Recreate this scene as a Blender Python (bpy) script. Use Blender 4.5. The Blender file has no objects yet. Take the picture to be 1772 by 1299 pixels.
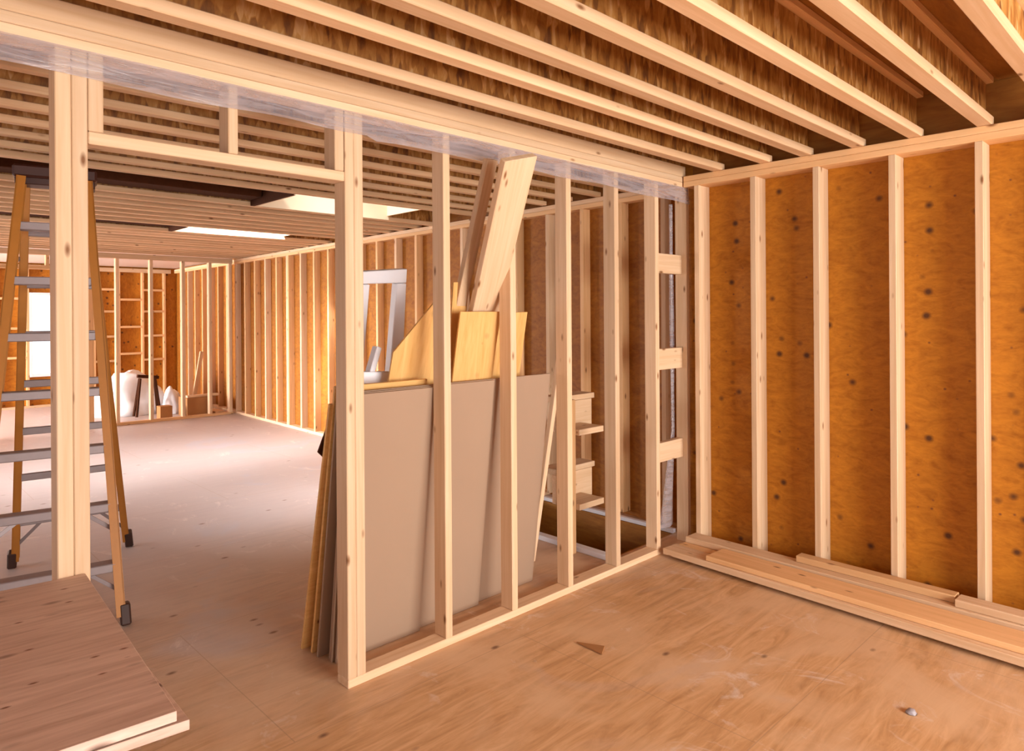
import bpy, bmesh, math, random
from mathutils import Vector, Matrix

# ---------------------------------------------------------------- camera, world, lights
S = bpy.context.scene
C = S.collection
F, CX, HZ, W, HH = 1196.0, 886.0, 545.0, 1772, 1299
TH = math.atan(1229 / F)
fw = Vector((math.cos(TH), math.sin(TH), 0)); rt = Vector((math.sin(TH), -math.cos(TH), 0)); up = Vector((0, 0, 1))
ROLL = math.radians(0.38)
rr = rt * math.cos(ROLL) - up * math.sin(ROLL)
uu = rt * math.sin(ROLL) + up * math.cos(ROLL)
cam = bpy.data.cameras.new('camera'); cam_o = bpy.data.objects.new('camera', cam); C.objects.link(cam_o)
cam.sensor_width = 36; cam.lens = 36 * F / W; cam.clip_start = .02
cam.shift_y = -(HH / 2 - HZ) / W
cam_o.matrix_world = Matrix(((rr.x, uu.x, -fw.x, 0), (rr.y, uu.y, -fw.y, 0), (rr.z, uu.z, -fw.z, 1.60), (0, 0, 0, 1)))
S.camera = cam_o

S.view_settings.view_transform = 'Standard'; S.view_settings.look = 'None'
S.view_settings.gamma = 1; S.view_settings.use_curve_mapping = False
S.view_settings.exposure = -0.06

wd = bpy.data.worlds.new('sky'); S.world = wd; wd.use_nodes = True
bg = wd.node_tree.nodes['Background']; bg.inputs[0].default_value = (.93, .96, 1, 1); bg.inputs[1].default_value = 1.6

def area(name, loc, target, sx, sy, power, col, spread=180):
    l = bpy.data.lights.new(name, 'AREA'); l.shape = 'RECTANGLE'; l.size = sx; l.size_y = sy; l.energy = power; l.color = col; l.spread = math.radians(spread)
    o = bpy.data.objects.new(name, l); C.objects.link(o); o.location = loc
    o.rotation_euler = (Vector(target) - Vector(loc)).to_track_quat('-Z', 'Y').to_euler()
    return o
# daylight lamps; some stand at openings out of view, added for fill
area('daylight_front_opening', (2.3, -3.2, 1.35), (2.8, 2, 1.4), 3.2, 2.0, 300, (.99, .97, .92), 150)
area('daylight_left_fill', (-3.4, -.2, 1.35), (2, .6, 1.2), 3.6, 2.1, 20, (1, .96, .92))  # fill lamp at an assumed opening out of view
area('daylight_middle_opening', (-3.3, 8.0, 1.9), (3.0, 8.4, 0), 3.6, 1.6, 50, (.93, .96, 1), 100)
area('daylight_middle_aimed_fill', (-3.3, 8.1, 1.7), (4.4, 8.5, .3), 2.2, 1.4, 75, (.93, .96, 1), 42)  # added narrow lamp aimed to brighten the middle floor and wall
area('daylight_far_fill', (-3.3, 13.1, 1.6), (3.4, 13.0, .4), 2.6, 2.0, 700, (1, .97, .95), 140)  # added lamp at an unseen opening, put in to light the far room
area('daylight_near_skylight', (3.27, 5.47, 3.3), (3.3, 5.47, 0), 1.25, .6, 25, (.95, .97, 1), 60)
area('daylight_far_skylight', (3.32, 7.93, 3.3), (3.4, 7.95, 0), 1.2, .38, 150, (.95, .97, 1), 130)
sun = bpy.data.lights.new('sun', 'SUN'); sun.energy = 9; sun.angle = math.radians(5); sun.color = (1, .95, .88)
sun_o = bpy.data.objects.new('sun', sun); C.objects.link(sun_o)
sun_o.rotation_euler = Vector((1, .35, -1.3)).to_track_quat('-Z', 'Y').to_euler()

# ---------------------------------------------------------------- pixel helpers (measured positions -> metres)
def ray(x, y):
    dx, dy = x - CX, y - HZ
    cr, sr = math.cos(ROLL), math.sin(ROLL)
    a, b = dx * cr + dy * sr, -dx * sr + dy * cr
    return fw + rt * (a / F) - up * (b / F)
def onY(x, y, Y):
    r = ray(x, y); k = Y / r.y; return Vector((r.x * k, Y, 1.6 + r.z * k))
def onX(x, y, X):
    r = ray(x, y); k = X / r.x; return Vector((X, r.y * k, 1.6 + r.z * k))
def onZ(x, y, z):
    r = ray(x, y); k = (z - 1.6) / r.z; return Vector((r.x * k, r.y * k, z))

# ---------------------------------------------------------------- materials
def new_mat(name):
    m = bpy.data.materials.new(name); m.use_nodes = True
    nt = m.node_tree; b = nt.nodes['Principled BSDF']
    return m, nt, b
def N(nt, typ, **kw):
    n = nt.nodes.new(typ)
    for k, v in kw.items(): setattr(n, k, v)
    return n
def ramp(nt, src, stops):
    r = nt.nodes.new('ShaderNodeValToRGB'); nt.links.new(src, r.inputs[0])
    els = r.color_ramp.elements
    els[0].position, els[0].color = stops[0][0], (*stops[0][1], 1)
    els[1].position, els[1].color = stops[-1][0], (*stops[-1][1], 1)
    for p, c in stops[1:-1]:
        e = els.new(p); e.color = (*c, 1)
    return r.outputs[0]
def mixc(nt, fac, a, b, mode='MIX'):
    n = nt.nodes.new('ShaderNodeMix'); n.data_type = 'RGBA'; n.blend_type = mode
    if isinstance(fac, (int, float)): n.inputs[0].default_value = fac
    else: nt.links.new(fac, n.inputs[0])
    for i, v in ((6, a), (7, b)):
        if isinstance(v, tuple): n.inputs[i].default_value = (*v, 1)
        else: nt.links.new(v, n.inputs[i])
    return n.outputs[2]
def coords(nt, scale, rnd=True):
    tc = N(nt, 'ShaderNodeTexCoord'); mp = N(nt, 'ShaderNodeMapping')
    mp.inputs['Scale'].default_value = scale
    nt.links.new(tc.outputs['Object'], mp.inputs['Vector'])
    if rnd:
        oi = N(nt, 'ShaderNodeObjectInfo'); ml = N(nt, 'ShaderNodeMath', operation='MULTIPLY'); ml.inputs[1].default_value = 83.0
        nt.links.new(oi.outputs['Random'], ml.inputs[0]); nt.links.new(ml.outputs[0], mp.inputs['Location'])
    return mp.outputs[0]
def noise(nt, vec, sc, det=3, rough=.6, dist=0):
    n = N(nt, 'ShaderNodeTexNoise'); n.inputs['Scale'].default_value = sc; n.inputs['Detail'].default_value = det
    n.inputs['Roughness'].default_value = rough; n.inputs['Distortion'].default_value = dist
    nt.links.new(vec, n.inputs['Vector']); return n.outputs[0]
def spots(nt, vec, sc, size, keep, rnd=1.0):
    v = N(nt, 'ShaderNodeTexVoronoi'); v.inputs['Scale'].default_value = sc; v.inputs['Randomness'].default_value = rnd
    nt.links.new(vec, v.inputs['Vector'])
    a = N(nt, 'ShaderNodeMapRange'); a.inputs[1].default_value = size; a.inputs[2].default_value = size * .35
    nt.links.new(v.outputs['Distance'], a.inputs[0])
    sp = N(nt, 'ShaderNodeSeparateColor'); nt.links.new(v.outputs['Color'], sp.inputs[0])
    g = N(nt, 'ShaderNodeMath', operation='LESS_THAN'); g.inputs[1].default_value = keep; nt.links.new(sp.outputs[0], g.inputs[0])
    m = N(nt, 'ShaderNodeMath', operation='MULTIPLY'); nt.links.new(a.outputs[0], m.inputs[0]); nt.links.new(g.outputs[0], m.inputs[1])
    return m.outputs[0]
def bump(nt, b, h, s, d=.002):
    n = N(nt, 'ShaderNodeBump'); n.inputs['Strength'].default_value = s; n.inputs['Distance'].default_value = d
    nt.links.new(h, n.inputs['Height']); nt.links.new(n.outputs[0], b.inputs['Normal'])

def lumber(name, light, dark, knot=(.24, .10, .035), keep=.32, rough=.62):
    m, nt, b = new_mat(name)
    g = noise(nt, coords(nt, (1.3, 34, 34)), 1.0, 4, .6, .4)
    w = noise(nt, coords(nt, (.9, 5, 5)), 1.0, 2)
    c1 = ramp(nt, g, [(.34, dark), (.5, tuple((a + d) / 2 for a, d in zip(light, dark))), (.64, light)])
    c2 = mixc(nt, w, tuple(v * .86 for v in light), tuple(min(1, v * 1.1) for v in light))
    c = mixc(nt, .5, c1, c2)
    k = spots(nt, coords(nt, (6.5, 17, 17)), 1.0, .2, keep)
    c = mixc(nt, k, c, knot)
    oi = N(nt, 'ShaderNodeObjectInfo'); mr = N(nt, 'ShaderNodeMapRange'); mr.inputs[3].default_value = .86; mr.inputs[4].default_value = 1.1
    nt.links.new(oi.outputs['Random'], mr.inputs[0])
    hs = N(nt, 'ShaderNodeHueSaturation'); nt.links.new(mr.outputs[0], hs.inputs['Value']); nt.links.new(c, hs.inputs['Color'])
    nt.links.new(hs.outputs[0], b.inputs['Base Color']); b.inputs['Roughness'].default_value = rough
    b.inputs['Specular IOR Level'].default_value = .3
    bump(nt, b, g, .25)
    return m
def plywood(name, light, dark, nail=None, rough=.6, axis=(7, 1.1, 7), spot=(.1, .035, .01), rnd=False, spec=.3):
    m, nt, b = new_mat(name)
    vec = coords(nt, axis, rnd)
    g = noise(nt, vec, 1.6, 5, .62, 1.6)
    g2 = noise(nt, coords(nt, tuple(a * 4 for a in axis), rnd), 1.3, 3, .6, .8)
    c = ramp(nt, g, [(.3, dark), (.48, tuple(.5 * (a + d) for a, d in zip(light, dark))), (.66, light)])
    c = mixc(nt, .3, c, ramp(nt, g2, [(.35, dark), (.6, light)]))
    if nail:
        k = spots(nt, coords(nt, nail[0], rnd), 1.0, nail[1], nail[2], .75)
        c = mixc(nt, k, c, spot)
        k2 = spots(nt, coords(nt, tuple(v * 2.3 for v in nail[0]), rnd), 1.0, nail[1] * .8, nail[2] * .3, 1)
        c = mixc(nt, k2, c, tuple(v * 2 for v in spot))
    nt.links.new(c, b.inputs['Base Color']); b.inputs['Roughness'].default_value = rough
    b.inputs['Specular IOR Level'].default_value = spec
    bump(nt, b, g2, .2)
    return m
def plain(name, col, rough=.5, metal=0, var=.12, sc=8):
    m, nt, b = new_mat(name)
    g = noise(nt, coords(nt, (sc, sc, sc)), 1.0, 3)
    c = mixc(nt, g, tuple(v * (1 - var) for v in col), tuple(min(1, v * (1 + var)) for v in col))
    nt.links.new(c, b.inputs['Base Color']); b.inputs['Roughness'].default_value = rough; b.inputs['Metallic'].default_value = metal
    b.inputs['Specular IOR Level'].default_value = .15 if rough > .65 else .5
    return m

M = {}
M['lumber'] = lumber('pine_lumber', (.76, .53, .34), (.58, .335, .16))
M['lumber_warm'] = lumber('warm_pine', (.78, .47, .235), (.60, .32, .125))
M['flange'] = lumber('joist_flange_pine', (.76, .50, .30), (.60, .33, .15), keep=.14)
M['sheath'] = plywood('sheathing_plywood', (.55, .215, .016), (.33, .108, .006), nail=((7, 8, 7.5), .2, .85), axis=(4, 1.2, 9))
M['sheath_back_shaded'] = plywood('shaded_back_sheathing', (.40, .145, .014), (.22, .065, .006), axis=(4, 1.0, 7))  # same sheathing, its colour darkened for the shade on the back wall
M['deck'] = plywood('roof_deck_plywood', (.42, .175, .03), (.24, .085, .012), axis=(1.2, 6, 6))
M['plyboard'] = plywood('golden_plywood', (.78, .46, .17), (.62, .32, .09), nail=((5, 5, 5), .2, .3), axis=(1, 9, 9), rnd=True)
# OSB web: big vertical flakes
def osb():
    m, nt, b = new_mat('osb_web')
    v = N(nt, 'ShaderNodeTexVoronoi'); v.feature='SMOOTH_F1'; v.inputs['Smoothness'].default_value=.25; v.inputs['Scale'].default_value = 1; nt.links.new(coords(nt, (46, 46, 13)), v.inputs['Vector'])
    sp = N(nt, 'ShaderNodeSeparateColor'); nt.links.new(v.outputs['Color'], sp.inputs[0])
    g = noise(nt, coords(nt, (9, 9, 3.5)), 1.5, 4, .7, 1)
    mx = N(nt, 'ShaderNodeMath', operation='MULTIPLY_ADD'); mx.inputs[1].default_value = .35; nt.links.new(sp.outputs[0], mx.inputs[0])
    ml = N(nt, 'ShaderNodeMath', operation='MULTIPLY'); ml.inputs[1].default_value = .65; nt.links.new(g, ml.inputs[0]); nt.links.new(ml.outputs[0], mx.inputs[2])
    c = ramp(nt, mx.outputs[0], [(.26, (.12, .036, .005)), (.45, (.30, .112, .015)), (.62, (.44, .20, .045)), (.78, (.60, .36, .17))])
    nt.links.new(c, b.inputs['Base Color']); b.inputs['Roughness'].default_value = .6
    return m
M['osb'] = osb()
# floor: plywood sheets with scuffs, greying and panel seams
def floor_mat():
    m, nt, b = new_mat('plywood_floor')
    g = noise(nt, coords(nt, (1.0, 7, 1), False), 2.4, 6, .65, 1.2)
    c = ramp(nt, g, [(.3, (.46, .245, .105)), (.5, (.62, .355, .17)), (.7, (.76, .48, .26))])
    p = noise(nt, coords(nt, (1, 1, 1), False), 1.7, 5, .6, .5)
    c = mixc(nt, ramp(nt, p, [(.42, (0, 0, 0)), (.62, (.8, .8, .8))]), c, (.72, .48, .29))
    # greyer towards the back rooms, and in patches
    d = noise(nt, coords(nt, (1, 1, 1), False), .9, 4, .6, .8)
    tc = N(nt, 'ShaderNodeTexCoord'); sx = N(nt, 'ShaderNodeSeparateXYZ'); nt.links.new(tc.outputs['Object'], sx.inputs[0])
    mr = N(nt, 'ShaderNodeMapRange'); mr.inputs[1].default_value = 2.4; mr.inputs[2].default_value = 5.2; nt.links.new(sx.outputs[1], mr.inputs[0])
    ad = N(nt, 'ShaderNodeMath', operation='MULTIPLY_ADD'); ad.use_clamp = True
    nt.links.new(mr.outputs[0], ad.inputs[0]); ad.inputs[1].default_value = .8
    sb = N(nt, 'ShaderNodeMapRange'); sb.inputs[1].default_value = .58; sb.inputs[2].default_value = .75; nt.links.new(d, sb.inputs[0]); sb.inputs[4].default_value = .55
    nt.links.new(sb.outputs[0], ad.inputs[2])
    c = mixc(nt, ad.outputs[0], c, (.52, .46, .47))
    # panel seams
    br = N(nt, 'ShaderNodeTexBrick'); br.offset = .5
    br.inputs['Scale'].default_value = 1; br.inputs['Brick Width'].default_value = 2.44; br.inputs['Row Height'].default_value = 1.22
    br.inputs['Mortar Size'].default_value = .003; br.inputs['Mortar Smooth'].default_value = .4
    nt.links.new(coords(nt, (1, 1, 1), False), br.inputs['Vector'])
    sm = noise(nt, coords(nt, (1.2, .8, 1), False), 2.6, 5, .7, 1.5)
    c = mixc(nt, ramp(nt, sm, [(.60, (0, 0, 0)), (.74, (.75, .75, .75))]), c, (.80, .68, .60))
    c = mixc(nt, mixc(nt, .5, (0, 0, 0), br.outputs['Fac']), c, (.40, .24, .14))
    k = spots(nt, coords(nt, (4, 7, 1), False), 1.0, .12, .35)
    c = mixc(nt, k, c, (.22, .11, .06))
    nt.links.new(c, b.inputs['Base Color'])
    b.inputs['Specular IOR Level'].default_value = .45
    rg = N(nt, 'ShaderNodeMapRange'); rg.inputs[3].default_value = .36; rg.inputs[4].default_value = .55; nt.links.new(p, rg.inputs[0])
    nt.links.new(rg.outputs[0], b.inputs['Roughness'])
    bump(nt, b, g, .12)
    return m
M['floor'] = floor_mat()
M['table_ply'] = plywood('weathered_plywood', (.74, .55, .45), (.50, .33, .25), nail=((7, 16, 16), .27, .5), axis=(1.0, 11, 11), spot=(.1, .04, .02), rnd=True, spec=.5)
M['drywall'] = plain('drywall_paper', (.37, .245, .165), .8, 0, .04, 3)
M['vinyl'] = plain('white_vinyl', (.78, .76, .80), .35, 0, .03)
M['alu'] = plain('brushed_aluminium', (.30, .24, .24), .5, .3, .1, 20)
M['fibre'] = plain('orange_fibreglass', (.44, .165, .022), .45, 0, .12, 14)
M['rubber'] = plain('dark_rubber', (.045, .015, .008), .6)
M['cap'] = plain('dark_plastic', (.05, .012, .006), .5)
M['cream'] = plain('cream_shaft_board', (.70, .54, .38), .7, 0, .04)
M['pale'] = plain('pale_ceiling_board', (.80, .66, .58), .7, 0, .08)
M['white'] = plain('white_wrap', (.86, .84, .86), .6, 0, .05)
M['card'] = plain('brown_cardboard', (.38, .18, .07), .8)
M['darkwood_and_shade'] = plain('dark_offcut_and_shade', (.06, .018, .006), .9, 0, .4, 25)  # dark offcut wood; also paints the shade in the ceiling recesses
M['greytape'] = plain('grey_scrap', (.32, .28, .30), .6)
def film_mat():
    m, nt, b = new_mat('clear_poly_film')
    b.inputs['Base Color'].default_value = (.50, .44, .46, 1); b.inputs['Roughness'].default_value = .22
    g = noise(nt, coords(nt, (1.5, 6, 14), False), 2, 4, .6, 1.5)
    bump(nt, b, g, .3, .02)
    tr = N(nt, 'ShaderNodeBsdfTransparent'); mx = N(nt, 'ShaderNodeMixShader')
    mr = N(nt, 'ShaderNodeMapRange'); mr.inputs[1].default_value = .35; mr.inputs[2].default_value = .65; mr.inputs[3].default_value = .32; mr.inputs[4].default_value = .6
    nt.links.new(g, mr.inputs[0]); nt.links.new(mr.outputs[0], mx.inputs[0])
    nt.links.new(tr.outputs[0], mx.inputs[1]); nt.links.new(b.outputs[0], mx.inputs[2])
    nt.links.new(mx.outputs[0], nt.nodes['Material Output'].inputs[0])
    return m
M['film'] = film_mat()
def glass_mat():
    m, nt, b = new_mat('window_glass')
    b.inputs['Base Color'].default_value = (1, 1, 1, 1); b.inputs['Roughness'].default_value = 0
    b.inputs['Transmission Weight'].default_value = 1; b.inputs['IOR'].default_value = 1.45
    return m
M['glass'] = glass_mat()

# ---------------------------------------------------------------- building helpers
WM = {}
def empty(name, loc, label=None, cat=None, group=None, kind=None, rz=0):
    o = bpy.data.objects.new(name, None); C.objects.link(o); o.empty_display_size = .1
    m = Matrix.Translation(Vector(loc)) @ Matrix.Rotation(rz, 4, 'Z')
    o.matrix_world = m; WM[o.name] = m
    tag(o, label, cat, group, kind); return o
def tag(o, label=None, cat=None, group=None, kind=None):
    for k, v in (('label', label), ('category', cat), ('group', group), ('kind', kind)):
        if v: o[k] = v
    return o
def link(name, me, mat, mw, parent=None):
    if mat is not None and not me.materials: me.materials.append(mat)
    o = bpy.data.objects.new(name, me); C.objects.link(o)
    if parent is not None:
        o.parent = parent; o.matrix_local = WM[parent.name].inverted() @ mw
    else: o.matrix_world = mw
    WM[o.name] = mw
    return o
def box_mesh(name, L, w, t, bev=.0025, seg=1):
    bm = bmesh.new(); bmesh.ops.create_cube(bm, size=1)
    bmesh.ops.scale(bm, vec=(L, w, t), verts=bm.verts)
    if bev: bmesh.ops.bevel(bm, geom=list(bm.edges), offset=min(bev, t * .3, w * .3), segments=seg, affect='EDGES', profile=.5)
    me = bpy.data.meshes.new(name); bm.to_mesh(me); bm.free(); return me
def beam(name, p0, p1, w, t, mat, parent=None, upv=(0, 0, 1), bev=.0025):
    """board from p0 to p1; t is measured along upv, w across it; grain along local X"""
    p0, p1 = Vector(p0), Vector(p1); x = (p1 - p0); L = x.length; x.normalize()
    z = Vector(upv); z = (z - x * z.dot(x)).normalized(); y = z.cross(x)
    c = (p0 + p1) / 2
    mw = Matrix(((x.x, y.x, z.x, c.x), (x.y, y.y, z.y, c.y), (x.z, y.z, z.z, c.z), (0, 0, 0, 1)))
    return link(name, box_mesh(name, L, w, t, bev), mat, mw, parent)
def bx(name, x0, x1, y0, y1, z0, z1, mat, parent=None, bev=.0025):
    d = (x1 - x0, y1 - y0, z1 - z0); cx, cy, cz = (x0 + x1) / 2, (y0 + y1) / 2, (z0 + z1) / 2
    a = d.index(max(d))
    if a == 0: return beam(name, (x0, cy, cz), (x1, cy, cz), d[1], d[2], mat, parent, (0, 0, 1), bev)
    if a == 1: return beam(name, (cx, y0, cz), (cx, y1, cz), d[0], d[2], mat, parent, (0, 0, 1), bev)
    return beam(name, (cx, cy, z0), (cx, cy, z1), d[1], d[0], mat, parent, (1, 0, 0), bev)
def prism(name, pts, thick_vec, mat, parent=None, bev=.001):
    """flat polygon (world points) given real thickness along thick_vec; local X = first edge"""
    pts = [Vector(p) for p in pts]; tv = Vector(thick_vec)
    c = sum(pts, Vector()) / len(pts)
    x = (pts[1] - pts[0]).normalized(); z = tv.normalized(); z = (z - x * z.dot(x)).normalized(); y = z.cross(x)
    mw = Matrix(((x.x, y.x, z.x, c.x), (x.y, y.y, z.y, c.y), (x.z, y.z, z.z, c.z), (0, 0, 0, 1))); inv = mw.inverted()
    bm = bmesh.new()
    a = [bm.verts.new(inv @ p) for p in pts]; b = [bm.verts.new(inv @ (p + tv)) for p in pts]
    bm.faces.new(a); bm.faces.new(b[::-1]); n = len(pts)
    for i in range(n): bm.faces.new((a[i], b[i], b[(i + 1) % n], a[(i + 1) % n]))
    bmesh.ops.recalc_face_normals(bm, faces=bm.faces)
    if bev: bmesh.ops.bevel(bm, geom=list(bm.edges), offset=bev, segments=1, affect='EDGES')
    me = bpy.data.meshes.new(name); bm.to_mesh(me); bm.free()
    return link(name, me, mat, mw, parent)
def slab_holes(name, xs, ys, z0, z1, skip, mat, parent=None):
    """horizontal slab on a grid of cells, leaving out the cells listed in skip"""
    bm = bmesh.new()
    for i in range(len(xs) - 1):
        for j in range(len(ys) - 1):
            if (i, j) in skip: continue
            mat4 = Matrix.Translation(((xs[i] + xs[i + 1]) / 2, (ys[j] + ys[j + 1]) / 2, (z0 + z1) / 2)) @ Matrix.Diagonal((xs[i + 1] - xs[i], ys[j + 1] - ys[j], z1 - z0, 1))
            bmesh.ops.create_cube(bm, size=1, matrix=mat4)
    bmesh.ops.remove_doubles(bm, verts=bm.verts, dist=1e-5)
    seen = {}
    for f in list(bm.faces):
        k = tuple(round(v, 4) for v in f.calc_center_median())
        seen.setdefault(k, []).append(f)
    bmesh.ops.delete(bm, geom=[f for fs in seen.values() if len(fs) > 1 for f in fs], context='FACES')
    bmesh.ops.recalc_face_normals(bm, faces=bm.faces)
    me = bpy.data.meshes.new(name); bm.to_mesh(me); bm.free()
    return link(name, me, mat, Matrix.Identity(4), parent)

# wall X position of the long right wall of the back rooms (runs very slightly outwards)
def XR(Y): return 4.40 + .036 * (Y - 2.7)
YF = 2.62          # front face of the near partition
PB, PT = 2.48, 2.555  # underside and top of the doubled top plates

# ================================================================= SETTING
# floor with a stair opening behind the partition
fl = slab_holes('floor', [-3.2, 3.62, 4.36, 6.0], [-3.2, 2.80, 4.15, 16], -.16, 0, {(1, 1)}, M['floor']); tag(fl, kind='structure')
pit = empty('trim_1', (3.99, 3.4, -.6), kind='structure')
bx('shaft_side', 3.621, 3.635, 2.801, 4.149, -1.2, -.002, M['deck'], pit, 0)
bx('shaft_side', 4.345, 4.359, 2.801, 4.149, -1.2, -.002, M['deck'], pit, 0)
bx('shaft_side', 3.636, 4.344, 2.801, 2.815, -1.2, -.002, M['deck'], pit, 0)
bx('shaft_side', 3.636, 4.344, 4.135, 4.149, -1.2, -.002, M['deck'], pit, 0)
bx('shaft_bottom', 3.62, 4.36, 2.80, 4.15, -1.22, -1.2, M['deck'], pit, 0)

# roof deck with two skylight holes, rim boards
SK = ((2.60, 3.93, 5.13, 5.82), (2.68, 3.96, 7.72, 8.14))
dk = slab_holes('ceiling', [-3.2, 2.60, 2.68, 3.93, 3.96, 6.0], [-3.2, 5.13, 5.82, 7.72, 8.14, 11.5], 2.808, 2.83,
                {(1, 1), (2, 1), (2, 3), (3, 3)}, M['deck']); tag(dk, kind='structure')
cp = bx('ceiling_far', -3.2, 6.0, 11.5, 15.0, 2.59, 2.83, M['pale'], None, 0); tag(cp, kind='structure')

# right wall of the near room
wr = empty('wall_right', (4.28, -.2, 0), kind='structure')
bx('sheathing', 4.35, 4.37, -3.1, 2.74, -.05, 2.82, M['sheath'], wr, 0)
bx('bottom_plate', 4.21, 4.35, -3.1, 2.60, 0, .038, M['lumber'], wr)
bx('top_plate', 4.21, 4.35, -3.1, 2.61, PB, PB + .037, M['lumber_warm'], wr)
bx('top_plate', 4.21, 4.35, -3.1, 2.61, PB + .038, PT, M['lumber_warm'], wr)
for y in (2.527, 2.120, 1.720, 1.300, .890, .48, .07, -.34, -.75, -1.16, -1.57, -1.98, -2.39, -2.8):
    bx('stud', 4.21, 4.35, y - .038, y, .038, PB, M['lumber'], wr)
bx('plywood_rim', 4.335, 4.35, -3.1, 2.61, PT, 2.806, M['deck'], wr, 0)

# right wall of the back rooms
wb = empty('wall_right_back', (4.5, 7, 0), kind='structure')
def wr_seg(name, y0, y1, off0, off1, z0, z1, mat):
    a = Vector((XR(y0) + (off0 + off1) / 2, y0, (z0 + z1) / 2)); b = Vector((XR(y1) + (off0 + off1) / 2, y1, (z0 + z1) / 2))
    return beam(name, a, b, off1 - off0, z1 - z0, mat, wb, (0, 0, 1), 0 if 'sheath' in name else .002)
wr_seg('sheathing', 2.74, 15.0, .09, .11, -1.0, 2.82, M['sheath_back_shaded'])
wr_seg('bottom_plate', 4.2, 14.7, 0, .09, 0, .038, M['lumber'])
wr_seg('top_plate', 2.78, 14.7, 0, .09, PB, PB + .037, M['lumber_warm'])
wr_seg('top_plate', 2.78, 14.7, 0, .09, PB + .038, PT, M['lumber'])
y = 2.93; k = 0
while y < 14.6:
    bx('stud', XR(y), XR(y) + .09, y - .038, y, .038, PB, M['lumber_warm'] if k % 3 else M['lumber'], wb, .002)
    if k in (7, 12, 16): bx('stud', XR(y), XR(y) + .09, y + .002, y + .04, .038, PB, M['lumber'], wb, .002)
    y += .406; k += 1

# far wall with window, blocking between studs
wf = empty('wall_far', (2, 14.85, 0), kind='structure')
WX0, WX1, WZ0, WZ1 = 2.42, 3.0, .55, 2.06
for (a, b, c_, d) in ((-3.2, WX0, 0, 2.75), (WX1, 5.0, 0, 2.75), (WX0, WX1, 0, WZ0), (WX0, WX1, WZ1, 2.75)):
    bx('sheathing', a, b, 14.89, 14.91, c_, d, M['sheath'], wf, 0)
bx('bottom_plate', -3.1, 4.8, 14.8, 14.89, 0, .038, M['lumber'], wf)
bx('top_plate', -3.1, 4.8, 14.8, 14.89, PB, PT, M['lumber'], wf)
fx = [-2.6, -2.0, -1.4, -.8, -.2, .4, 1.0, 1.52, 1.95, WX0 - .04, WX1, 3.42, 3.84, 4.26, 4.66]
for i, x in enumerate(fx):
    bx('stud', x, x + .04, 14.8, 14.89, .038, PB, M['lumber_warm'], wf)
    if i + 1 < len(fx) and abs(fx[i + 1] - WX1) > .01 and i > 5:
        for z in ((.75, 1.22, 1.70, 2.12) if i % 2 else (.88, 1.40, 1.93)):
            bx('blocking', x + .04, fx[i + 1], 14.8, 14.89, z, z + .04, M['lumber_warm'], wf)
win = empty('window_1', (2.7, 14.85, WZ0), kind='structure')
bx('frame_side', WX0, WX0 + .045, 14.80, 14.90, WZ0, WZ1, M['vinyl'], win); bx('frame_side', WX1 - .045, WX1, 14.80, 14.90, WZ0, WZ1, M['vinyl'], win)
bx('frame_head', WX0 + .045, WX1 - .045, 14.80, 14.90, WZ1 - .045, WZ1, M['vinyl'], win); bx('frame_sill', WX0 + .045, WX1 - .045, 14.80, 14.90, WZ0, WZ0 + .045, M['vinyl'], win)
bx('pane', WX0 + .045, WX1 - .045, 14.85, 14.856, WZ0 + .045, WZ1 - .045, M['glass'], win, 0)

# left and near walls (out of the frame) with openings, some added to let the fill lamps in
wl = empty('wall_left', (-3.1, 6, 0), kind='structure')
for (a, b) in ((-3.1, -2.0), (1.6, 4.6), (9.2, 11.8), (14.4, 15.0)):
    bx('sheathing', -3.12, -3.10, a, b, 0, 2.82, M['sheath'], wl, 0)
for (a, b) in ((-2.0, 1.6), (4.6, 9.2), (11.8, 14.4)):
    bx('sheathing', -3.12, -3.10, a, b, 2.4, 2.82, M['sheath'], wl, 0)
    bx('sheathing', -3.12, -3.10, a, b, 0, .25, M['sheath'], wl, 0)
bx('top_plate', -3.10, -3.01, -3.1, 14.8, PB, PT, M['lumber'], wl)
wn = empty('wall_near', (1, -3.15, 0), kind='structure')
bx('sheathing', -3.1, -1.7, -3.12, -3.10, 0, 2.82, M['sheath'], wn, 0); bx('sheathing', 3.7, 4.35, -3.12, -3.10, 0, 2.82, M['sheath'], wn, 0)
bx('sheathing', -1.7, 3.7, -3.12, -3.10, 2.4, 2.82, M['sheath'], wn, 0); bx('sheathing', -1.7, 3.7, -3.12, -3.10, 0, .25, M['sheath'], wn, 0)

# skylight shafts
for i, (a, b, c_, d) in enumerate(SK):
    sk = empty('window_%d' % (i + 2), ((a + b) / 2, (c_ + d) / 2, 2.56), kind='structure')
    bx('shaft_board', a - .02, b + .02, d, d + .02, 2.56, 2.95, M['cream'], sk, 0)
    bx('shaft_board', a - .02, b + .02, c_ - .02, c_, 2.60, 2.95, M['cream'], sk, 0)
    bx('shaft_board', a - .02, a, c_, d, 2.56, 2.95, M['cream'], sk, 0)
    bx('shade_trimmer_board', a - .055, a - .021, c_ - .02, d + .02, 2.557, 2.806, M['darkwood_and_shade'], sk, 0)  # added board, coloured dark for the recess shade beside the shaft
    bx('shaft_board', b, b + .02, c_, d, 2.60, 2.95, M['cream'], sk, 0)

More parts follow.
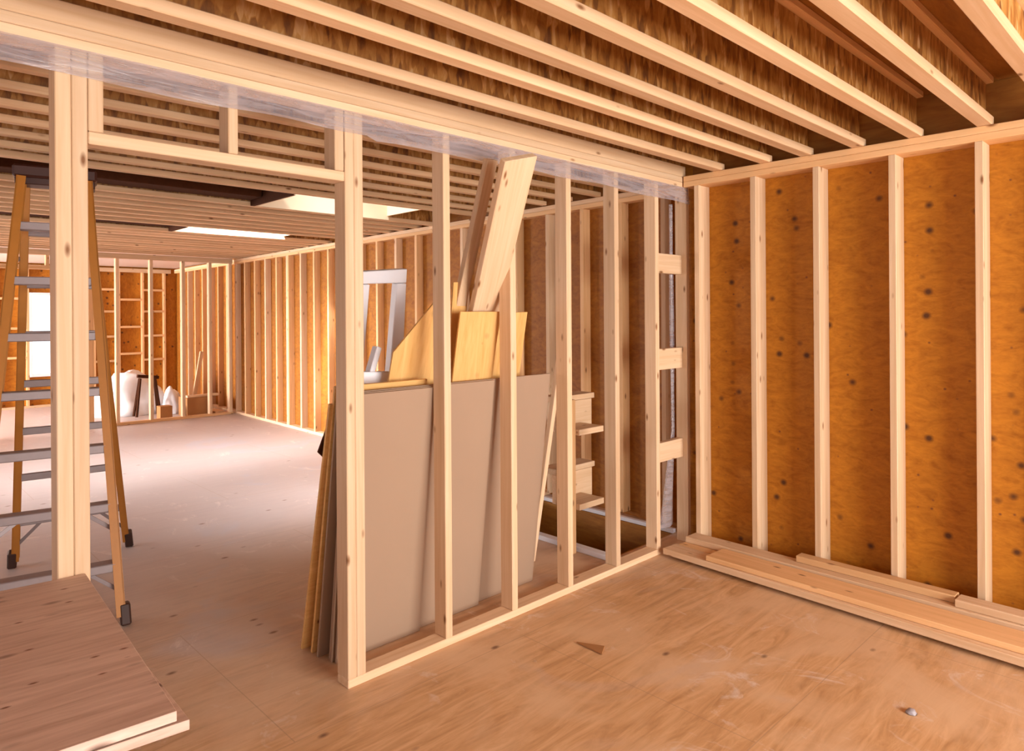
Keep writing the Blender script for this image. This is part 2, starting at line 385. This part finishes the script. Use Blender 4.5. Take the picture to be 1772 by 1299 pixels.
# ================================================================= JOISTS
def joist(x0, x1, ye, label, hide_top=False, group='I-joists of the ceiling', fh=.046, fwd=.068):
    """I-joist running along X; ye is the far (+Y) edge of its flange"""
    t = empty('ceiling_joist', ((x0 + x1) / 2, ye - .029, PT), label, 'joist', group)
    bx('bottom_flange', x0, x1, ye - fwd, ye, PT + .001, PT + fh, M['flange'], t, .003)
    bx('web', x0, x1 - .02, ye - fwd / 2 - .005, ye - fwd / 2 + .005, PT + fh, 2.770, M['osb'], t, 0)
    bx('top_flange', x0, x1, ye - fwd, ye, 2.775, 2.807, M['lumber_warm'], t, .003)
    return t
near = [(2.69, 'ceiling joist sitting directly over the front edge of the near stud partition'),
        (2.385, 'ceiling joist next in front of the one over the near stud partition'),
        (2.055, 'second ceiling joist in front of the near stud partition'),
        (1.795, 'third ceiling joist in front of the near stud partition'),
        (1.497, 'fourth ceiling joist in front of the near stud partition'),
        (1.200, 'fifth ceiling joist in front of the near stud partition'),
        (.880, 'sixth ceiling joist, broad pale flange crossing the top right of the photo'),
        (.573, 'rightmost ceiling joist in the photo, cut off by its top right corner')]
for ye, lab in near:
    joist(-3.08, 4.26 if ye > 2.5 else 4.25, ye, lab, fh=.076 if ye > 2.5 else .046, group='I-joists over the near room')
for k in range(7):
    ye = 2.96 + .30 * k
    joist(-3.08, 4.43, ye, ('first', 'second', 'third', 'fourth', 'fifth', 'sixth', 'seventh')[k] + ' ceiling joist behind the near partition, before the near skylight', group='I-joists behind the near partition', fh=.036, fwd=.052)
n = 0
for ye in (5.05, 5.90, 6.18, 6.46, 6.74, 7.02, 7.30, 7.62, 8.24, 8.52, 8.80, 9.08, 9.36, 9.64, 9.92, 10.2, 10.48, 10.76, 11.04, 11.32):
    if ye == 5.05: lab = 'ceiling joist along the near edge of the near skylight'
    elif ye < 7.7: lab = ('first', 'second', 'third', 'fourth', 'fifth', 'sixth', 'seventh')[int(round((ye - 5.9) / .28))] + ' ceiling joist counted from the near skylight towards the far skylight'
    else: lab = ('first', 'second', 'third', 'fourth', 'fifth', 'sixth', 'seventh', 'eighth', 'ninth', 'tenth', 'eleventh', 'twelfth')[int(round((ye - 8.24) / .28))] + ' ceiling joist beyond the far skylight, counted towards the far partition'
    t = empty('ceiling_joist', (1.5, ye - .029, PT), lab, 'joist', 'I-joists of the middle room')
    bx('bottom_flange', -3.08, XR(ye) + .06, ye - .058, ye, PT + .001, PT + .039, M['flange'], t, .002)
    bx('web', -3.08, XR(ye) + .04, ye - .034, ye - .024, PT + .039, 2.807, M['osb'], t, 0)

for (ya, yb, xe, lab) in ((5.60, 5.825, 2.54, 'dark strip standing in for the ceiling recess shade left of the near skylight'), (7.78, 8.165, 2.62, 'dark strip standing in for the ceiling recess shade left of the far skylight')):
    o = bx('recess_shade_strip', -3.08, xe, ya, yb, 2.60, 2.805, M['darkwood_and_shade'], None, .004); tag(o, lab, 'shade strip')  # added dark strip that paints the shade of the ceiling recess

# ================================================================= NEAR STUD PARTITION
pt = empty('stud_partition', (2.4, 2.665, 0), 'pale pine stud partition with a doorway, dividing the near room from the back rooms', 'wall frame')
D = .09
def ps(name, x0, x1, z0, z1, m='lumber'): return bx(name, x0, x1, YF, YF + D, z0, z1, M[m], pt, .003)
bx('top_plate', -3.09, 4.30, YF, YF + D, PB, PB + .037, M['lumber'], pt, .003)
bx('top_plate', -3.09, 4.30, YF, YF + D, PB + .038, PT, M['lumber'], pt, .003)
bx('bottom_plate', 1.556, 3.93, YF, YF + D, 0, .038, M['lumber'], pt, .003)
bx('bottom_plate', -3.09, .59, YF, YF + D, 0, .038, M['lumber'], pt, .003)
for x0 in (.500, .547): ps('stud', x0, x0 + .046, .038, PB)
ps('cripple_stud', .5945, .640, 2.221, PB)
ps('cripple_stud', 1.058, 1.096, 2.221, PB)
ps('cripple_stud', 1.508, 1.552, 2.221, PB)
ps('header', .5945, 1.5545, 2.178, 2.220)
ps('stud', 1.556, 1.5995, .038, PB)
ps('stud', 1.600, 1.645, .038, PB)
for x0 in (2.092, 2.540, 2.990, 3.440, 3.880): ps('stud', x0, x0 + .042, .038, PB)
ps('stud', 4.258, 4.298, -.10, PB)
for x0 in (.05, -.4, -.85, -1.3, -1.75, -2.2, -2.65): ps('stud', x0, x0 + .042, .038, PB)
for (y0, y1) in ((445, 478), (605, 640), (762, 794)):
    za, zb = onY(1160, y1, 2.70).z, onY(1160, y0, 2.70).z
    bx('blocking', 3.925, 4.256, 2.655, 2.70, za, zb, M['lumber'], pt, .002)
# strip of polythene folded over the plates and hanging in front of the stud tops
def film_strip():
    bm = bmesh.new(); nx = 150; rows = 6; V = []
    random.seed(3)
    for i in range(nx + 1):
        x = -3.0 + 7.28 * i / nx; col = []
        drop = .088 + .016 * math.sin(x * 1.7) * .5 + (.02 if x > 1.7 else 0) + .004 * math.sin(x * 9)
        for j in range(rows + 1):
            f = j / rows
            yy = YF - .003 - .007 * abs(math.sin(x * 3.1 + 1)) * f - .004 * math.sin(x * 13 + 4 * f) * f * f - .004 * f
            col.append(bm.verts.new((x, yy, PB + .004 - drop * f)))
        V.append(col)
    for i in range(nx):
        for j in range(rows): bm.faces.new((V[i][j], V[i][j + 1], V[i + 1][j + 1], V[i + 1][j])).smooth = True
    me = bpy.data.meshes.new('film'); bm.to_mesh(me); bm.free()
    return me
o = link('plastic_film', film_strip(), M['film'], Matrix.Identity(4))
tag(o, 'milky strip of plastic film hanging along the underside of the near partition top plate', 'plastic film')
def curtain():
    bm = bmesh.new(); V = []
    for j in range(25):
        f = j / 24; z = 2.38 - 2.28 * f; w = .05 + (.16 * max(0, f - .72) / .28)
        row = []
        for i in range(7):
            u = i / 6
            row.append(bm.verts.new((4.262 - w * (1 - u) * (1.0 if f > .72 else .5), 2.735 + .012 * math.sin(u * 9 + f * 5), z)))
        V.append(row)
    for j in range(24):
        for i in range(6): bm.faces.new((V[j][i], V[j + 1][i], V[j + 1][i + 1], V[j][i + 1])).smooth = True
    me = bpy.data.meshes.new('film'); bm.to_mesh(me); bm.free(); return me
o = link('plastic_film', curtain(), M['film'], Matrix.Identity(4))
tag(o, 'narrow tail of plastic film hanging down behind the last partition stud in the corner', 'plastic film')

# ================================================================= FAR STUD PARTITION
fp = empty('stud_partition', (3, 11.44, 0), 'far slender stud partition standing across the back of the middle room', 'wall frame')
bx('top_plate', -3.0, 4.66, 11.40, 11.49, PB, PT, M['lumber'], fp)
bx('bottom_plate', 2.93, 4.66, 11.40, 11.49, 0, .038, M['lumber_warm'], fp)
bx('bottom_plate', -3.0, .9, 11.40, 11.49, 0, .038, M['lumber_warm'], fp)
for x in (2.93, 3.395, 3.86, 4.275, 4.60, -.4, -1.0, -1.6, -2.2, .3): bx('stud', x, x + .045, 11.40, 11.49, .038, PB, M['lumber'], fp)
bx('stud', 2.56, 2.64, 11.40, 11.49, 0, PB, M['lumber_warm'], fp)
bx('stud', .86, .90, 11.40, 11.49, 0, PB, M['lumber_warm'], fp)
bx('header', .90, 2.56, 11.40, 11.49, 2.28, 2.33, M['lumber_warm'], fp)
bx('cripple_stud', 2.06, 2.10, 11.40, 11.49, 2.33, PB, M['lumber_warm'], fp)
bx('cripple_stud', 1.5, 1.54, 11.40, 11.49, 2.33, PB, M['lumber_warm'], fp)

# ================================================================= DRYWALL STACK (leaning on the back of the studs)
def lean_sheet(name, x0, x1, yb, yt, h, th, mat, label, cat, group=None):
    """sheet whose foot is at Y=yb on the floor and whose top front edge is at Y=yt"""
    a = math.atan2(yb - yt, h); L = h / math.cos(a)
    n = Vector((0, math.cos(a), math.sin(a)))     # backwards
    p0 = Vector((x0, yb, th * math.sin(a) * 0)); 
    pts = [(x0, yb, 0), (x1, yb, 0), (x1, yt, h), (x0, yt, h)]
    o = prism(name, [Vector(p) + Vector((0, 0, .001)) for p in pts], n * th, mat)
    return tag(o, label, cat, group)
G = 'drywall sheets leaning behind the near partition'
lean_sheet('drywall_sheet', 1.63, 2.105, 2.850, 2.716, 1.245, .013, M['drywall'], 'frontmost and narrowest drywall sheet of the leaning stack, beside the doorway post', 'drywall sheet', G)
lean_sheet('drywall_sheet', 1.62, 2.525, 2.875, 2.732, 1.250, .013, M['drywall'], 'middle drywall sheet of the leaning stack, its edge showing before the third stud', 'drywall sheet', G)
lean_sheet('drywall_sheet', 1.63, 2.985, 2.905, 2.748, 1.255, .013, M['drywall'], 'widest drywall sheet of the leaning stack, reaching furthest right', 'drywall sheet', G)
lean_sheet('drywall_sheet', 1.60, 2.5, 2.965, 2.770, 1.23, .013, M['drywall'], 'rearmost drywall sheet, only its left edge showing beside the doorway post', 'drywall sheet', G)
lean_sheet('plywood_sheet', 1.60, 2.12, 3.02, 2.790, 1.28, .015, M['plyboard'], 'plywood sheet edge behind the drywall, inner of the two in the leaning stack', 'plywood sheet')
lean_sheet('plywood_sheet', 1.585, 1.86, 3.09, 2.812, 1.20, .015, M['plyboard'], 'outermost plywood edge of the leaning stack, foot furthest into the back room', 'plywood sheet')

# pieces standing behind the drywall
def panel(name, pix, plane, th, mat, label, cat, group=None):
    """outline given by measured corners, lying in the plane Y = a + b*z, with real thickness behind"""
    a, b = plane; pts = []
    for (x, y) in pix:
        r = ray(x, y); k = (a + b * 1.6) / (r.y - b * r.z); pts.append(Vector((r.x * k, r.y * k, 1.6 + r.z * k)))
    n = Vector((0, 1, -b)).normalized()
    return tag(prism(name, pts, n * th, mat), label, cat, group)
panel('plywood_offcut', [(655, 745), (680, 607), (752, 522), (775, 500), (765, 745)], (3.06, -.155), .012, M['plyboard'], 'golden plywood offcut with a slanting top edge, behind the drywall left of the second stud', 'plywood offcut')
panel('plywood_offcut', [(765, 745), (786, 487), (812, 487), (790, 745)], (3.085, -.155), .012, M['plyboard'], 'narrow upright plywood offcut with a dark knot, below the thin leaning plank', 'plywood offcut')
panel('plywood_offcut', [(770, 745), (797, 538), (866, 539), (838, 745)], (2.98, -.155), .010, M['plyboard'], 'golden plywood offcut with square top, at the foot of the wide leaning plank', 'plywood offcut')
panel('plywood_offcut', [(830, 745), (868, 541), (913, 540), (884, 745)], (3.045, -.155), .012, M['plyboard'], 'plywood offcut behind the third stud, its right edge slanting', 'plywood offcut')
# long planks leaning forwards through the stud bay
def plank(cx0, cy0, cx1, cy1, Yb, Yt, w, t, label):
    a = onY(cx0, cy0, Yt); b = onY(cx1, cy1, Yb); d = (b - a).normalized()
    foot = a + d * ((a.z - .02) / -d.z)
    o = beam('wooden_plank', foot, a, w, t, M['lumber'], None, (0, 1, .3), .003)
    return tag(o, label, 'plank', 'long planks leaning through the near partition')
plank(902, 272, 838, 537, 2.80, 2.29, .205, .038, 'wide pale plank leaning to the right, its top in front of the third stud')
plank(853, 275, 804, 487, 2.80, 2.56, .068, .038, 'thin pale plank leaning to the right just left of the wide plank')
bxo = bx('pine_offcut', 3.00, 3.06, 3.04, 3.08, .001, 1.42, M['lumber_warm']); tag(bxo, 'knotty short pine offcut standing behind the right end of the drywall', 'offcut')
r_ = ray(914, 1000); k_ = 3.12 / r_.y
o = beam('pine_offcut', (r_.x * k_, 3.12, .012), onY(968, 618, 2.97), .035, .035, M['lumber'], None, (0, 1, 0)); tag(o, 'slanting pale stick poking out at the right edge of the drywall', 'offcut')

# white vinyl window frames
tf = empty('window_frame', (2.0, 3.32, 0), 'tall white vinyl window frame leaning behind the doorway post and drywall', 'window frame', 'white vinyl frames behind the drywall')
def fpart(nm, pix):
    pts = []
    for (x, y) in pix:
        r = ray(x, y); k = (3.55 - .16 * 1.6) / (r.y + .16 * r.z); pts.append(Vector((r.x * k, r.y * k, 1.6 + r.z * k)))
    prism(nm, pts, Vector((0, 1, .16)).normalized() * .055, M['vinyl'], tf, .004)
fpart('side_rail', [(688, 488), (704.4, 488), (690, 740), (664, 740)])
fpart('side_rail', [(641, 489), (618, 740), (596, 740), (619, 489)])
fpart('top_rail', [(621, 467), (706, 463), (704.5, 487), (619, 488)])
fpart('bottom_rail', [(600, 742), (690, 742), (689, 764), (598, 764)])
tv = empty('window_frame', (1.8, 2.86, 1.26), 'short white vinyl frame corner lying on top of the drywall beside the doorway post', 'window frame', 'white vinyl frames behind the drywall')
pa, pb = onY(652, 597, 3.0), onY(636, 650, 3.0)
beam('side_rail', pa, pb, .03, .05, M['vinyl'], tv, (0, 1, 0), .004)
beam('bottom_rail', onY(612, 650, 2.98), onY(672, 650, 2.98), .062, .06, M['vinyl'], tv, (0, 1, 0), .004)
beam('corner_block', onY(625, 667, 2.98), onY(648, 667, 2.98), .04, .05, M['vinyl'], tv, (0, 1, 0), .004)

# dark offcuts sticking out behind the stack into the doorway
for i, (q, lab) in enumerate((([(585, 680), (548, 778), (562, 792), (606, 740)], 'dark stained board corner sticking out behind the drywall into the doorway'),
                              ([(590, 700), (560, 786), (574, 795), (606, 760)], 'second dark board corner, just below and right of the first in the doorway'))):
    o = prism('dark_board', [onY(x, y, 2.93 - .03 * i) for x, y in q], (0, .014, 0), M['darkwood_and_shade']); tag(o, lab, 'board')

# step frame of short boards behind the partition, over the stair opening
st = empty('step_frame', (3.6, 3.0, 0), 'open frame of short pine treads and risers behind the fourth and fifth studs', 'steps')
def stp(name, x0, x1, y0, y1, z0, z1): bx(name, x0, x1, y0, y1, z0, z1, M['lumber'], st, .002)
for z in (.33, .83):
    stp('tread', 3.54, 3.80, 3.00, 3.21, z - .04, z)
    stp('riser', 3.54, 3.93, 3.212, 3.25, z - .04, z + .16)
    stp('tread', 3.54, 3.96, 3.21, 3.36, z + .162, z + .20)
bx('side_post', 3.50, 3.538, 3.03, 3.12, 0, 1.03, M['lumber_warm'], st, .002)
# white edging strips of the stair opening
o = bx('edging_strip', 3.56, 3.62, 2.76, 4.2, .001, .035, M['vinyl']); tag(o, 'white edging strip along the near side of the stair opening behind the partition', 'edging strip', 'white strips round the stair opening')
o = bx('edging_strip', 4.345, 4.385, 2.80, 4.2, .001, .03, M['vinyl']); tag(o, 'white edging strip along the wall side of the stair opening behind the partition', 'edging strip', 'white strips round the stair opening')

# ================================================================= LUMBER ALONG THE RIGHT WALL
def ln(name, a, b, w, z0, z1, mat, label):
    o = beam(name, (a[0], a[1], (z0 + z1) / 2), (b[0], b[1], (z0 + z1) / 2), w, z1 - z0, mat, None, (0, 0, 1), .003)
    return tag(o, label, 'board', 'boards stacked along the right wall')
ln('floor_board', (4.03, 2.56), (3.88, -1.2), .15, .001, .022, M['lumber'], 'thin packing board under the stack along the right wall, almost hidden')
ln('floor_board', (3.945, 2.57), (3.735, -.8), .14, .023, .061, M['lumber'], 'lowest board facing the room in the stack along the right wall')
ln('floor_board', (4.10, 2.54), (3.885, -.8), .155, .023, .061, M['lumber_warm'], 'lowest board nearest the studs in the stack along the right wall')
ln('floor_board', (3.965, 2.25), (3.84, -.75), .20, .062, .092, M['lumber_warm'], 'orange board lying as second layer along the right wall, ending short of the corner')
ln('floor_board', (4.145, 2.53), (4.06, -.7), .125, .062, .100, M['lumber'], 'pale board lying as second layer against the studs of the right wall')
ln('floor_board', (4.165, 1.80), (4.145, .965), .075, .101, .139, M['lumber_warm'], 'short top board tucked against the right wall studs, squared end showing')
ln('floor_board', (4.11, .955), (4.05, -.7), .10, .101, .139, M['lumber'], 'pale top board at the right edge of the photo, on the wall stack')

# ================================================================= PLYWOOD WORK TABLE
zt = .76
R1, R2 = onZ(142, 982, zt), onZ(297, 1222, zt); R2b = onZ(60, 1299, zt)
fr = (R2b - R2).normalized()
top = [R2, R2 + fr * 1.22, R1 + fr * 1.22, R1]
o = prism('plywood_sheet', [p - Vector((0, 0, .022)) for p in top], (0, 0, .022), M['table_ply']); tag(o, 'upper weathered plywood sheet of the pair in the lower left corner', 'plywood sheet', 'plywood sheets on the sawhorses')
zl = zt - .026
L2 = onZ(319, 1237, zl); L1 = onZ(205, 1090, zl)
fl2 = (onZ(150, 1299, zl - .022) - onZ(319, 1244, zl - .022)).normalized()
o = prism('plywood_sheet', [p - Vector((0, 0, .022)) for p in (L2, L2 + fl2 * 1.2, L1 + fl2 * 1.2, L1)], (0, 0, .022), M['table_ply']); tag(o, 'lower plywood sheet sticking out beneath the upper one in the lower left corner', 'plywood sheet', 'plywood sheets on the sawhorses')
for xx, lab in ((.30, 'sawhorse hidden under the right half of the plywood sheets'), (-.42, 'sawhorse hidden under the left half of the plywood sheets')):
    t = empty('sawhorse', (xx, 2.0, 0), lab, 'sawhorse')
    bx('rail', xx - .045, xx + .045, 1.66, 2.38, zt - .088, zt - .0495, M['lumber'], t)
    for yy in (1.72, 2.32):
        for s_ in (-1, 1): beam('leg', (xx + s_ * .19, yy, .012), (xx + s_ * .03, yy, zt - .095), .038, .07, M['lumber'], t, (0, 1, 0))

# ================================================================= STEPLADDER
FR, RRt, RL = Vector((1.063, 3.99, 0)), Vector((1.452, 5.36, 0)), Vector((.787, 5.433, 0))
FL = FR + Vector((-.66, .12, 0))
cu = Vector((-.975, .22, 0)).normalized(); cc = Vector((.895, 4.66, 2.37)); cv = Vector((-.22, -.975, 0))
ld = empty('stepladder', ((FR + RL) / 2), 'tall orange fibreglass stepladder with aluminium steps standing behind the left post', 'stepladder')
TFR, TFL = cc - cu * .175 + cv * .09, cc + cu * .175 + cv * .09
TRR, TRL = cc - cu * .165 - cv * .08, cc + cu * .165 - cv * .08
def rail(name, a, b, w, d):
    """channel-section rail"""
    x = (b - a).normalized(); side = cu
    o = beam(name, a, b, d, .014, M['fibre'], ld, tuple(cu), .002)
    return o
def chan(a, b, s_, w=.03, d=.075):
    fwv = (cv - (b - a).normalized() * cv.dot((b - a).normalized())).normalized()
    bm = bmesh.new()
    L = (b - a).length; t = .006
    for (cxm, cym, sx_, sy_) in ((0, 0, d, t), (d / 2 - t / 2, -s_ * w / 2, t, w), (-d / 2 + t / 2, -s_ * w / 2, t, w)):
        bmesh.ops.create_cube(bm, size=1, matrix=Matrix.Translation((0, cxm, cym)) @ Matrix.Diagonal((L, sx_, sy_, 1)))
    me = bpy.data.meshes.new('rail'); bm.to_mesh(me); bm.free()
    x = (b - a).normalized(); y = fwv; z = x.cross(y)
    c = (a + b) / 2
    return link('rail', me, M['fibre'], Matrix(((x.x, y.x, z.x, c.x), (x.y, y.y, z.y, c.y), (x.z, y.z, z.z, c.z), (0, 0, 0, 1))), ld)
lift = Vector((0, 0, .07))
def along(a, b, z): return a + (b - a) * ((z - a.z) / (b.z - a.z))
for a, b, s_, d, w in ((FR, TFR, 1, .085, .03), (FL, TFL, -1, .085, .03), (RRt, TRR, 1, .05, .028), (RL, TRL, -1, .05, .028)):
    chan(along(a, b, .05), b, s_, w * 1.35, d * 1.1)
    beam('foot', along(a, b, .004), along(a, b, .11), d + .016, .05, M['rubber'], ld, tuple(cu), .008)
beam('top_cap', cc + Vector((0, 0, .045)) - cu * .200, cc + Vector((0, 0, .045)) + cu * .200, .20, .07, M['cap'], ld, (0, 0, 1), .012)
beam('cap_skirt', cc - cu * .19, cc + cu * .19, .14, .05, M['cap'], ld, (0, 0, 1), .004)
for k in range(1, 8):
    z = .30 * k
    a, b = along(FR, TFR, z), along(FL, TFL, z)
    sp_ = beam('step', a, b, .085, .044, M['alu'], ld, (0, 0, 1), .004)
    if k == 1 or k == 2:
        for p, s_ in ((a, 1), (b, -1)):
            q = p + (b - a).normalized() * .16 * s_; r_ = along(FR, TFR, z - .14) if s_ > 0 else along(FL, TFL, z - .14)
            beam('brace', q - Vector((0, 0, .014)), r_, .02, .006, M['alu'], sp_, tuple(cv), .001)
for k in range(1, 8):
    z = .30 * k
    rb_ = beam('rear_bar', along(RRt, TRR, z), along(RL, TRL, z), .025, .045, M['alu'], ld, (0, 0, 1), .004)
for z, a0, a1, s_ in ((.3, RRt, TRR, 1), (.3, RL, TRL, -1)):
    p = along(a0, a1, z); q = (RL - RRt).normalized() * .16 * s_
    beam('rear_brace', p + q, along(a0, a1, z - .18), .02, .006, M['alu'], ld, tuple(cv), .001)
for a0, a1, b0, b1 in ((FR, TFR, RRt, TRR), (FL, TFL, RL, TRL)):
    p, r_ = along(a0, a1, 1.88), along(b0, b1, 1.95); m_ = (p + r_) / 2
    beam('spreader', p, r_, .025, .006, M['alu'], ld, tuple(cu), .001)

# ================================================================= FAR ROOM CLUTTER
def lumpy(name, c, sx, sy, sz, mat, label, cat, seed=1, sub=4):
    bm = bmesh.new(); bmesh.ops.create_icosphere(bm, subdivisions=sub, radius=1)
    from mathutils import noise as mn
    for v_ in bm.verts:
        p = v_.co.copy(); k_ = 1 + .28 * mn.noise(p * 1.4 + Vector((seed * 7, 0, 0))) + .10 * mn.noise(p * 4 + Vector((0, seed * 5, 0)))
        v_.co = Vector((p.x * sx * k_, p.y * sy * k_, max(p.z * sz * k_, 0)))
    for f in bm.faces: f.smooth = True
    me = bpy.data.meshes.new(name); bm.to_mesh(me); bm.free()
    return tag(link(name, me, mat, Matrix.Translation(Vector(c) + Vector((0, 0, .002)))), label, cat)
lumpy('wrapped_pile', (3.45, 12.75, 0), .55, .45, .72, M['white'], 'large bright white mound standing on the floor behind the far partition', 'white pile', 2)
lumpy('plastic_bag', (3.99, 12.25, 0), .16, .15, .42, M['white'], 'crumpled white plastic bag beside the brown box behind the far partition', 'plastic bag', 5)
o = bx('cardboard_box', 3.98, 4.36, 11.55, 11.95, .001, .30, M['card']); tag(o, 'low brown cardboard box on the floor just behind the far partition', 'box')
o = bx('cardboard_box', 3.60, 3.78, 11.62, 11.80, .001, .20, M['card']); tag(o, 'small dark brown box left of the larger box behind the far partition', 'box')
o = beam('pine_offcut', (4.24, 12.1, .02), (4.52, 12.4, 1.0), .06, .04, M['lumber'], None, (0, 1, 0)); tag(o, 'pale stick leaning upright behind the brown box behind the far partition', 'offcut')
o = bx('pine_offcut', 4.0, 4.5, 11.6, 11.68, .302, .34, M['lumber']); tag(o, 'short pale offcut lying across the top of the brown box', 'offcut')
o = bx('pine_offcut', 4.44, 4.60, 11.6, 12.9, .001, .04, M['lumber']); tag(o, 'pale board lying on the floor along the right wall behind the far partition', 'offcut')
t = empty('sawhorse', (3.6, 12.2, 0), 'small dark trestle standing in front of the white mound behind the far partition', 'trestle')
beam('rail', (3.42, 12.15, .66), (3.74, 12.15, .62), .06, .05, M['darkwood_and_shade'], t)
for x, s_ in ((3.46, -.07), (3.68, .07)):
    beam('leg', (x + s_, 12.08, .01), (x, 12.13, .62), .03, .03, M['darkwood_and_shade'], t); beam('leg', (x + s_, 12.24, .01), (x, 12.17, .62), .03, .03, M['darkwood_and_shade'], t)

# offcuts on the near floor
a = onZ(1036, 1133, 0)
o = prism('wood_shim', [onZ(990, 1114, .002), onZ(1034, 1135, .002), onZ(1039, 1122, .002)], (0, 0, .008), M['card']); tag(o, 'small brown wedge of wood lying on the floor in front of the partition', 'wood shim')
p = onZ(1568, 1243, 0)
o = lumpy('scrap', (p.x, p.y, 0), .022, .02, .016, M['greytape'], 'small grey scrap lying on the floor at the lower right', 'scrap', 8, 3)
